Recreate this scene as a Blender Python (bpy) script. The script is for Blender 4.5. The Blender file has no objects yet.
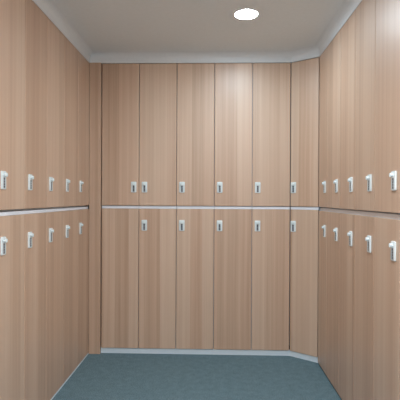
import bpy, bmesh, math
from mathutils import Vector, Matrix

C = bpy.context.scene.collection
S = bpy.context.scene

# ------------------------------------------------------------------ sizes
XL, XF, XR, XD = -0.9859, -0.8901, 0.8000, 0.6099     # left lockers, filler edge, right lockers, start of angled locker
YB, YC = 3.4603, 3.3181                                # end wall door plane, far end of the right row
ZT, ZC = 2.3185, 2.4020                                 # locker tops, ceiling
ZU, ZL, ZM = 1.1870, 1.1615, 1.1770                     # upper door bottom, lower door top, joint
ZP = 0.046                                             # plinth under the end lockers
PL, PR, PB = 0.3003, 0.2974, 0.3000
R0 = 1.8850
YREAR = -1.7
DEPTH = 0.46
T = 0.018

# ------------------------------------------------------------------ materials
def new_mat(name):
    m = bpy.data.materials.new(name); m.use_nodes = True
    nt = m.node_tree
    return m, nt, nt.nodes['Principled BSDF']

def simple(name, col, rough=0.5, metal=0.0, bump=None):
    m, nt, b = new_mat(name)
    n = nt.nodes.new('ShaderNodeTexNoise'); n.inputs['Scale'].default_value = 40; n.inputs['Detail'].default_value = 3
    tc = nt.nodes.new('ShaderNodeTexCoord'); nt.links.new(tc.outputs['Object'], n.inputs['Vector'])
    r = nt.nodes.new('ShaderNodeValToRGB')
    r.color_ramp.elements[0].color = (*[c * 0.96 for c in col], 1)
    r.color_ramp.elements[1].color = (*[min(1, c * 1.03) for c in col], 1)
    nt.links.new(n.outputs['Fac'], r.inputs['Fac']); nt.links.new(r.outputs['Color'], b.inputs['Base Color'])
    b.inputs['Roughness'].default_value = rough; b.inputs['Metallic'].default_value = metal
    if bump:
        bp = nt.nodes.new('ShaderNodeBump'); bp.inputs['Strength'].default_value = bump; bp.inputs['Distance'].default_value = 0.002
        nt.links.new(n.outputs['Fac'], bp.inputs['Height']); nt.links.new(bp.outputs['Normal'], b.inputs['Normal'])
    return m

def wood_mat():
    m, nt, b = new_mat('beech_laminate')
    N, L = nt.nodes.new, nt.links.new
    tc = N('ShaderNodeTexCoord'); sx = N('ShaderNodeSeparateXYZ'); L(tc.outputs['Object'], sx.inputs[0])
    at = N('ShaderNodeAttribute'); at.attribute_type = 'OBJECT'; at.attribute_name = 'seed'
    def math_(op, a, c, d=None):
        n = N('ShaderNodeMath'); n.operation = op
        for i, v in enumerate((a, c, d)):
            if v is None: continue
            if isinstance(v, (int, float)): n.inputs[i].default_value = v
            else: L(v, n.inputs[i])
        return n.outputs[0]
    # horizontal run across the grain (works for faces in any turn: x and y are summed)
    across = math_('ADD', math_('ADD', sx.outputs['X'], sx.outputs['Y']), math_('MULTIPLY', at.outputs['Fac'], 3.71))
    # slow waver so the stripes are not ruler straight
    wv = N('ShaderNodeTexNoise'); wv.noise_dimensions = '2D'; wv.inputs['Scale'].default_value = 1; wv.inputs['Detail'].default_value = 1
    cw = N('ShaderNodeCombineXYZ'); L(math_('MULTIPLY', across, 6.0), cw.inputs[0]); L(math_('MULTIPLY', sx.outputs['Z'], 0.9), cw.inputs[1])
    L(cw.outputs[0], wv.inputs['Vector'])
    u = math_('ADD', across, math_('MULTIPLY', wv.outputs['Fac'], 0.010))
    # staves
    vo = N('ShaderNodeTexVoronoi'); vo.voronoi_dimensions = '1D'; vo.feature = 'F1'; vo.inputs['Scale'].default_value = 9.5
    L(across, vo.inputs['W'])
    sc = N('ShaderNodeSeparateColor'); L(vo.outputs['Color'], sc.inputs[0])
    # medium and fine grain
    def grain(su, sz, det, seedz):
        c = N('ShaderNodeCombineXYZ'); L(math_('MULTIPLY', u, su), c.inputs[0]); L(math_('MULTIPLY', sx.outputs['Z'], sz), c.inputs[1]); c.inputs[2].default_value = seedz
        n = N('ShaderNodeTexNoise'); n.inputs['Scale'].default_value = 1; n.inputs['Detail'].default_value = det; n.inputs['Roughness'].default_value = 0.6
        L(c.outputs[0], n.inputs['Vector']); return n.outputs['Fac']
    g1 = grain(38, 0.35, 2, 1.3); g2 = grain(150, 1.2, 3, 7.7); g3 = grain(520, 5.0, 2, 4.1)
    v = math_('ADD', math_('MULTIPLY', sc.outputs[0], 0.36), math_('MULTIPLY', g1, 0.76))
    v = math_('ADD', v, math_('MULTIPLY', g2, 0.32)); v = math_('ADD', v, math_('MULTIPLY', g3, 0.06))
    v = math_('SUBTRACT', v, 0.25)
    r = N('ShaderNodeValToRGB'); e = r.color_ramp.elements
    e[0].position = 0.18; e[0].color = (*WOOD_D, 1)
    e[1].position = 0.82; e[1].color = (*WOOD_L, 1)
    k = r.color_ramp.elements.new(0.5); k.color = (*WOOD_M, 1)
    L(v, r.inputs['Fac'])
    hs = N('ShaderNodeMix'); hs.data_type = 'RGBA'; hs.blend_type = 'MULTIPLY'
    hs.inputs['Factor'].default_value = 1
    tint = N('ShaderNodeMix'); tint.data_type = 'RGBA'; tint.inputs['A'].default_value = (1.02, 0.99, 0.965, 1); tint.inputs['B'].default_value = (1.0, 1.0, 0.985, 1)
    L(sc.outputs[1], tint.inputs['Factor'])
    L(r.outputs['Color'], hs.inputs['A']); L(tint.outputs['Result'], hs.inputs['B'])
    L(hs.outputs['Result'], b.inputs['Base Color'])
    b.inputs['Roughness'].default_value = WOOD_ROUGH
    b.inputs['IOR'].default_value = 1.5
    b.inputs['Coat Weight'].default_value = 0.7; b.inputs['Coat Roughness'].default_value = 0.38; b.inputs['Coat IOR'].default_value = 1.55
    bp = N('ShaderNodeBump'); bp.inputs['Strength'].default_value = 0.12; bp.inputs['Distance'].default_value = 0.0006
    L(g2, bp.inputs['Height']); L(bp.outputs['Normal'], b.inputs['Normal'])
    return m

def carpet_mat():
    m, nt, b = new_mat('blue_grey_carpet')
    N, L = nt.nodes.new, nt.links.new
    tc = N('ShaderNodeTexCoord')
    a = N('ShaderNodeTexNoise'); a.inputs['Scale'].default_value = 170; a.inputs['Detail'].default_value = 3
    c = N('ShaderNodeTexNoise'); c.inputs['Scale'].default_value = 22; c.inputs['Detail'].default_value = 4
    L(tc.outputs['Object'], a.inputs['Vector']); L(tc.outputs['Object'], c.inputs['Vector'])
    mx = N('ShaderNodeMath'); mx.operation = 'MULTIPLY_ADD'; L(a.outputs['Fac'], mx.inputs[0]); mx.inputs[1].default_value = 0.8
    m2 = N('ShaderNodeMath'); m2.operation = 'MULTIPLY'; L(c.outputs['Fac'], m2.inputs[0]); m2.inputs[1].default_value = 0.2
    L(m2.outputs[0], mx.inputs[2])
    r = N('ShaderNodeValToRGB'); e = r.color_ramp.elements
    e[0].position = 0.34; e[0].color = (*CARPET_D, 1); e[1].position = 0.66; e[1].color = (*CARPET_L, 1)
    L(mx.outputs[0], r.inputs['Fac']); L(r.outputs['Color'], b.inputs['Base Color'])
    b.inputs['Roughness'].default_value = 0.95; b.inputs['Specular IOR Level'].default_value = 0.15
    bp = N('ShaderNodeBump'); bp.inputs['Strength'].default_value = 0.6; bp.inputs['Distance'].default_value = 0.004
    L(a.outputs['Fac'], bp.inputs['Height']); L(bp.outputs['Normal'], b.inputs['Normal'])
    return m

WOOD_D = (0.482, 0.316, 0.220); WOOD_M = (0.592, 0.418, 0.308); WOOD_L = (0.665, 0.500, 0.385)
WOOD_ROUGH = 0.50
CARPET_D = (0.074, 0.128, 0.152); CARPET_L = (0.190, 0.288, 0.335)
LAMP = 185.0
LAMP_REAR = 640.0

M_wood = wood_mat()
M_white = simple('white_melamine', (0.62, 0.70, 0.78), 0.42)
M_plinth = simple('pale_plinth', (0.74, 0.86, 0.95), 0.38)
M_rail = simple('pale_rail', (0.78, 0.84, 0.93), 0.4)
M_ceil = simple('ceiling_paint', (0.84, 0.91, 0.96), 0.85, bump=0.1)
M_fascia = simple('fascia_paint', (0.80, 0.86, 0.91), 0.55)
M_carpet = carpet_mat()
M_lock = simple('white_lock_plastic', (0.77, 0.86, 0.89), 0.35)
M_dial_shade = simple('black_dial_and_gap_shade', (0.025, 0.028, 0.035), 0.4)  # number wheels; also the shade painted under the right doors
M_slot = simple('grey_dial_slot', (0.22, 0.25, 0.29), 0.5)
M_wall = simple('wall_paint', (0.62, 0.60, 0.57), 0.8, bump=0.1)
M_ring = simple('lamp_ring', (0.80, 0.84, 0.87), 0.7)
M_emit, nt, b = new_mat('lamp_diffuser')
M_rear, nt2, b2 = new_mat('bright_lamp_diffuser')
for q, e, LAMP_COL in ((b, LAMP, (0.76, 0.91, 1.0)), (b2, LAMP_REAR, (0.88, 0.95, 1.0))):
    q.inputs['Base Color'].default_value = (0.9, 0.9, 0.9, 1)
    q.inputs['Emission Color'].default_value = (*LAMP_COL, 1); q.inputs['Emission Strength'].default_value = e

# ------------------------------------------------------------------ helpers
def box(bm, x0, x1, y0, y1, z0, z1):
    vs = [bm.verts.new((x, y, z)) for z in (z0, z1) for y in (y0, y1) for x in (x0, x1)]
    for f in ((0, 2, 3, 1), (4, 5, 7, 6), (0, 1, 5, 4), (2, 6, 7, 3), (0, 4, 6, 2), (1, 3, 7, 5)):
        bm.faces.new([vs[i] for i in f])

def bevel(bm, w, seg=2):
    bmesh.ops.bevel(bm, geom=list(bm.edges), offset=w, segments=seg, affect='EDGES', profile=0.5)

def prism(bm, pts, z0, z1):
    lo = [bm.verts.new((x, y, z0)) for x, y in pts]; hi = [bm.verts.new((x, y, z1)) for x, y in pts]
    bm.faces.new(lo[::-1]); bm.faces.new(hi)
    for i in range(len(pts)):
        j = (i + 1) % len(pts); bm.faces.new((lo[i], lo[j], hi[j], hi[i]))

def cyl(bm, centre, r0, r1, length, axis, n=24):
    M = Matrix.Translation(centre) @ Vector((0, 0, 1)).rotation_difference(Vector(axis)).to_matrix().to_4x4()
    bmesh.ops.create_cone(bm, cap_ends=True, segments=n, radius1=r0, radius2=r1, depth=length, matrix=M)

def obj(name, bm, mat, parent=None, loc=(0, 0, 0), smooth=False):
    bmesh.ops.recalc_face_normals(bm, faces=bm.faces[:])
    me = bpy.data.meshes.new(name); bm.to_mesh(me); bm.free()
    me.materials.append(mat)
    if smooth:
        me.polygons.foreach_set('use_smooth', [True] * len(me.polygons))
        try: me.set_sharp_from_angle(angle=math.radians(35))
        except Exception: pass
    o = bpy.data.objects.new(name, me); C.objects.link(o); o.location = loc
    if parent: o.parent = parent
    return o

def struct(name, bm, mat):
    o = obj(name, bm, mat); o['kind'] = 'structure'; return o

# ------------------------------------------------------------------ lockers
def make_lock(parent, x, z):
    """Combination lock; parent's front plane is local y = 0, room is towards -y."""
    bm = bmesh.new(); box(bm, -0.0220, 0.0220, -0.0065, 0.0, -0.0430, 0.0430)
    es = [e for e in bm.edges if abs(e.verts[0].co.x - e.verts[1].co.x) < 1e-6 and abs(e.verts[0].co.z - e.verts[1].co.z) < 1e-6]
    bmesh.ops.bevel(bm, geom=es, offset=0.006, segments=4, affect='EDGES', profile=0.5)
    fs = [e for e in bm.edges if all(v.co.y < -0.0060 for v in e.verts)]
    bmesh.ops.bevel(bm, geom=fs, offset=0.0018, segments=2, affect='EDGES', profile=0.5)
    lk = obj('combination_lock', bm, M_lock, parent, (x, 0, z), smooth=True)
    bm = bmesh.new()
    cyl(bm, (0, -0.0095, 0), 0.0070, 0.0070, 0.008, (0, 1, 0)); 
    cyl(bm, (0, -0.0162, 0), 0.0092, 0.0098, 0.007, (0, 1, 0))
    box(bm, -0.0028, 0.0028, -0.0212, -0.0196, -0.0085, 0.0085)
    obj('lock_knob', bm, M_lock, lk, (0.0, 0, 0.0255), smooth=True)
    bm = bmesh.new(); box(bm, -0.0072, 0.0072, -0.0067, -0.0060, -0.0370, 0.0130)
    obj('dial_slot', bm, M_slot, lk)
    for i in range(4):
        bm = bmesh.new(); cyl(bm, (0, 0, 0), 0.0046, 0.0046, 0.0106, (1, 0, 0), 16)
        bmesh.ops.scale(bm, vec=(1, 0.95, 1.0), verts=bm.verts[:])
        obj('number_wheel', bm, M_dial_shade, lk, (0, -0.0034, 0.0060 - i * 0.0122), smooth=True)
    return lk

def make_door(w, z0, z1, parent, x0=0.0, gap=0.0042):
    bm = bmesh.new(); box(bm, x0 + gap / 2, x0 + w - gap / 2, 0, T, z0, z1); bevel(bm, 0.0012, 1)
    return obj('door', bm, M_wood, parent)

def make_body(w, z0, z1, parent, depth=DEPTH):
    bm = bmesh.new(); y0 = T + 0.010; e = 0.0006
    box(bm, e, T, y0, depth, z0, z1); box(bm, w - T, w - e, y0, depth, z0, z1)
    box(bm, T, w - T, y0, depth, z0, z0 + T); box(bm, T, w - T, y0, depth, z1 - T, z1)
    box(bm, T, w - T, depth - 0.006, depth, z0 + T, z1 - T)
    return obj('body', bm, M_white, parent)

seedn = [0]
def locker(loc, rz, w, upper, lock_x, lock_z, dz0, label, group, custom=None, seed=None, rail=0.006, zl=None, rtop=ZU - 0.0045):
    root = bpy.data.objects.new('locker', None); C.objects.link(root)
    base = ZM if upper else (ZP if dz0 > 0.03 else 0.012)
    root.location = (loc[0], loc[1], base); root.rotation_euler = (0, 0, rz)
    root['label'] = label; root['category'] = 'locker'
    ztop = zl or ZL
    if group: root['group'] = group
    z0, z1 = ((ZU, ZT) if upper else (dz0, ztop))
    b0, b1 = ((ZM + 0.0004, ZT - 0.002) if upper else (base, ZM - 0.0004))
    if custom: custom(root, (ZU - 0.0040 if upper else b0) - base, b1 - base)
    else: make_body(w, b0 - base, b1 - base, root)
    d = make_door(w, z0 - base, z1 - base, root)
    if not upper:
        bm = bmesh.new(); box(bm, 0.0006, w - 0.0006, rail, T + 0.0098, ztop - base + 0.001, rtop - base); bevel(bm, 0.0008, 1)
        obj('top_rail', bm, M_rail, root)
    seedn[0] += 1
    d['seed'] = float(seed if seed is not None else seedn[0] * 1.37)
    if lock_x is not None: make_lock(root, lock_x, lock_z - base)
    return root

order = ['nearest the far corner', 'second from the far corner', 'third from the far corner', 'fourth from the far corner', 'fifth from the far corner']

# left row: local +x runs along world +y, doors face +x
for i in range(5):                                   # 0 = far corner
    y0 = YB - PL * (i + 1); f = i / 4
    w = PL - (0.0130 if i == 0 else 0)
    tail = (', beside the wooden corner post', '', ' (middle of five)', '', ', at the left photo edge')[i]
    for up in (True, False):
        lz = (1.331 - 0.004 * f) if up else 1.018
        # facing +x: rotate so that local -y points to +x  => rz = +90 deg, local +x -> +y
        locker((XL, y0), math.pi / 2, w, up, 0.060, lz, 0.010,
               ('upper' if up else 'lower') + ' left-wall locker, ' + order[i] + tail,
               ('upper' if up else 'lower') + ' lockers along the left wall', rail=0.009, zl=1.1570, rtop=ZM - 0.0015)

# right row: local +x runs along world -y, doors face -x
for i in range(6):                                   # i=0 farthest column
    k = 4 - i
    ya = R0 + PR * k; yb = min(ya + PR, YC - 0.001)
    w = yb - ya; f = i / 4
    for up in (True, False):
        lz = (1.332 - 0.004 * f) if up else 1.018
        u = 'upper' if up else 'lower'
        if i < 5:
            lab = u + ' right-wall locker, ' + order[i] + (', beside the angled locker', '', ' (middle of five)', '', ', lock closest to the right edge')[i]
        else:
            lab = u + ' locker on the right wall, only a sliver at the photo edge'
        locker((XR, yb), -math.pi / 2, w, up, w - 0.060, lz, 0.012, lab, u + ' lockers along the right wall', rail=0.014, zl=1.1562, rtop=ZM + 0.003)

# end wall row
names = ['leftmost locker on the end wall, beside the wooden corner post', 'locker on the end wall, second from the left',
         'locker on the end wall, third from the left', 'locker on the end wall, fourth from the left',
         'locker on the end wall, beside the angled locker']
for i in range(5):
    x0 = XF + PB * i + 0.001
    locker((x0, YB), 0, PB, True, (PB - 0.042) if i == 0 else 0.044, 1.334, ZP,
           ('upper leftmost locker on the end wall, its lock on the right side' if i == 0 else 'upper ' + names[i]), 'upper lockers on the end wall')
    lab = 'lower ' + names[i]
    if i == 0: lab = 'lower leftmost locker on the end wall, plain door without any lock'
    locker((x0, YB), 0, PB, False, None if i == 0 else 0.044, 1.030, ZP, lab, 'lower lockers on the end wall')

# angled corner unit
dx, dy = XR - XD, YC - YB
WD = math.hypot(dx, dy) - 0.004; AD = math.atan2(dy, dx)
def corner_body(root, z0, z1):
    bm = bmesh.new()
    R = Matrix.Rotation(-AD, 2)
    def loc(x, y): v = R @ Vector((x - XD, y - YB)); return (v.x, v.y)
    a = 0.012
    n = Vector((math.sin(-AD), math.cos(AD)))           # into the corner
    p = [(XD + 0.010 + n.x * 0.020, YB + n.y * 0.020), (XR - 0.004 + n.x * 0.020, YC + n.y * 0.020 + 0.003), (XR + DEPTH, YC + 0.035), (XR + DEPTH, YB + DEPTH), (XD + 0.010, YB + DEPTH)]
    prism(bm, [loc(*q) for q in p], z0, z1)
    obj('body', bm, M_white, root)
for up in (True, False):
    u = 'upper' if up else 'lower'
    locker((XD + 0.002, YB), AD, WD, up, 0.028, 1.334 if up else 1.030, ZP,
           u + ' narrow angled locker in the corner beside the right wall', 'angled corner lockers', custom=corner_body)

# ------------------------------------------------------------------ setting
bm = bmesh.new(); box(bm, -1.55, 1.4, YREAR, 4.05, -0.05, 0.0)
struct('floor', bm, M_carpet)
bm = bmesh.new(); box(bm, -1.55, 1.4, YREAR, 4.05, ZC, ZC + 0.08)
struct('ceiling', bm, M_ceil)
bm = bmesh.new(); box(bm, -1.55, 1.4, 3.955, 4.05, 0.0, ZC)
struct('wall_back', bm, M_wall)
bm = bmesh.new(); box(bm, -1.55, 1.4, YREAR - 0.08, YREAR, 0.0, ZC)
struct('wall_rear', bm, M_wall)
yl, yr = YB - 5 * PL - 0.002, R0 - PR - 0.002
bm = bmesh.new(); box(bm, -1.55, XL, YREAR, yl, 0.0, ZT); box(bm, -1.55, XL - DEPTH - 0.01, yl, 3.955, 0, ZC)
w = struct('wall_left', bm, M_wood); w['seed'] = 5.2
bm = bmesh.new(); box(bm, XR, 1.4, YREAR, yr, 0.0, ZT); box(bm, XR + DEPTH + 0.01, 1.4, yr, 3.955, 0, ZC)
w = struct('wall_right', bm, M_wood); w['seed'] = 9.1

# wooden corner post between left row and end row
bm = bmesh.new(); box(bm, XL + 0.001, XF - 0.0035, YB - 0.0165, YB + 0.03, 0.0, ZT + 0.004); bevel(bm, 0.001, 1)
p = struct('trim_1', bm, M_wood); p['seed'] = 3.3

# fascia above the lockers, swept with mitred corners, cove at the ceiling
path = [Vector((XL, YREAR)), Vector((XL, YB)), Vector((XD, YB)), Vector((XR, YC)), Vector((XR, YREAR))]
def offset_path(path, o):                              # o > 0 towards the room
    out = []
    for i, p in enumerate(path):
        ns = []
        if i > 0: d = (path[i] - path[i - 1]).normalized(); ns.append(Vector((d.y, -d.x)))
        if i < len(path) - 1: d = (path[i + 1] - path[i]).normalized(); ns.append(Vector((d.y, -d.x)))
        if len(ns) == 1: n = ns[0]
        else:
            n = (ns[0] + ns[1]).normalized(); n = n / n.dot(ns[0])
        out.append(p + n * o)
    return out
zb = ZT + 0.0045; r = 0.045
prof = [(-0.10, zb), (-0.001, zb), (-0.001, ZC - r)]
for k in range(1, 9):
    a = k / 8 * math.pi / 2
    prof.append((-0.001 + r * (1 - math.cos(a)), ZC - r + r * math.sin(a)))
prof.append((-0.10, ZC + 0.0))
bm = bmesh.new()
rows = []
for o, z in prof:
    rows.append([bm.verts.new((p.x, p.y, z)) for p in offset_path(path, o)])
for i in range(len(rows)):
    a, c = rows[i], rows[(i + 1) % len(rows)]
    for j in range(len(path) - 1): bm.faces.new((a[j], a[j + 1], c[j + 1], c[j]))
o = obj('trim_2', bm, M_fascia, smooth=True); o['kind'] = 'structure'

# plinths / baseboards
bm = bmesh.new()
pp = offset_path([Vector((XF - 0.2, YB)), Vector((XD, YB)), Vector((XR, YC))], -0.012)
qq = offset_path([Vector((XF - 0.2, YB)), Vector((XD, YB)), Vector((XR, YC))], -0.030)
pp[0].x = qq[0].x = XF - 0.003
d = (pp[2] - pp[1]).normalized(); pp[2] -= d * -0.004; qq[2] -= d * 0.002
prism(bm, [tuple(v) for v in (pp + qq[::-1])], 0.0, ZP - 0.0005)
struct('baseboard_back', bm, M_plinth)
bm = bmesh.new(); box(bm, XL - 0.03, XL + 0.001, yl, YB - 0.016, 0.0, 0.007)
struct('baseboard_left', bm, M_plinth)
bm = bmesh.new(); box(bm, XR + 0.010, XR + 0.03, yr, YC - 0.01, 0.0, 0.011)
struct('baseboard_right_shade', bm, M_dial_shade)  # black colour stands in for the gap shadow along the floor

# ------------------------------------------------------------------ ceiling lights
def downlight(mat):
    root = bpy.data.objects.new('ceiling_downlight', None); C.objects.link(root)
    bm = bmesh.new()
    n = 48; ro, ri = 0.0725, 0.0705
    prof2 = [(ro, 0.0), (ro, -0.0045), (ro - 0.0008, -0.0055), (ri + 0.0002, -0.0055), (ri + 0.0001, -0.0025), (0.0002, -0.0025)]
    rings = [[bm.verts.new((rr * math.cos(2 * math.pi * k / n), rr * math.sin(2 * math.pi * k / n), z)) for k in range(n)] for rr, z in prof2]
    for a, c in zip(rings, rings[1:]):
        for k in range(n): bm.faces.new((a[k], a[(k + 1) % n], c[(k + 1) % n], c[k]))
    obj('trim_ring', bm, M_ring, root, smooth=True)
    bm = bmesh.new()
    prev = None
    for k in range(9):                                 # shallow domed diffuser
        a = k / 8 * math.pi / 2; rad = (ri - 0.0004) * math.cos(a); z = -0.0030 - 0.0050 * math.sin(a)
        ring = [bm.verts.new((0, 0, z))] if k == 8 else [bm.verts.new((rad * math.cos(2 * math.pi * j / n), rad * math.sin(2 * math.pi * j / n), z)) for j in range(n)]
        if prev:
            for j in range(n):
                if k == 8: bm.faces.new((prev[j], prev[(j + 1) % n], ring[0]))
                else: bm.faces.new((prev[j], prev[(j + 1) % n], ring[(j + 1) % n], ring[j]))
        if k == 0: first_ring = ring
        prev = ring
    bm.faces.new([v for v in first_ring][::-1])         # flat back against the ring
    obj('diffuser', bm, mat, root)
    return root
LX, LY = 0.204, 2.735
dl = downlight(M_emit); dl.location = (LX, LY, ZC)
dl['label'] = 'round glowing white downlight set in the ceiling, the only lamp in the photo'; dl['category'] = 'ceiling light'
first = None
for y, where in ((0.80, 'nearer the lockers'), (-0.60, 'nearer the rear wall')):
    if first is None: r2 = first = downlight(M_rear)
    else:
        r2 = first.copy(); C.objects.link(r2)
        for ch in list(first.children):
            c2 = ch.copy(); C.objects.link(c2); c2.parent = r2
    r2.location = (LX + 0.02, y, ZC)
    r2['label'] = 'round white downlight in the ceiling behind the camera, ' + where; r2['category'] = 'ceiling light'

# ------------------------------------------------------------------ world, camera, view
wd = bpy.data.worlds.new('World'); S.world = wd; wd.use_nodes = True
wd.node_tree.nodes['Background'].inputs[0].default_value = (0.6, 0.65, 0.7, 1)
wd.node_tree.nodes['Background'].inputs[1].default_value = 0.0

f, yaw, pitch, roll, h = 435.50, 0.0293, -0.0037, 0.0049, 1.2461
cam = bpy.data.cameras.new('camera'); co = bpy.data.objects.new('camera', cam); C.objects.link(co)
cam.sensor_width = 36; cam.sensor_height = 36; cam.lens = f / 400 * 36; cam.clip_start = 0.01
cy, sy, cp, sp = math.cos(yaw), math.sin(yaw), math.cos(pitch), math.sin(pitch)
rt = Vector((cy, sy, 0)); fw = Vector((-sy, cy, 0)); up = Vector((0, 0, 1))
fw2 = fw * cp + up * sp; up2 = up * cp - fw * sp
rr = rt * math.cos(roll) + up2 * math.sin(roll); uu = up2 * math.cos(roll) - rt * math.sin(roll)
Mx = Matrix((rr, uu, -fw2)).transposed().to_4x4(); Mx.translation = (0, 0, h)
co.matrix_world = Mx
S.camera = co
S.view_settings.view_transform = 'Standard'; S.view_settings.look = 'None'
S.view_settings.gamma = 1; S.view_settings.use_curve_mapping = False
S.view_settings.exposure = 0.30
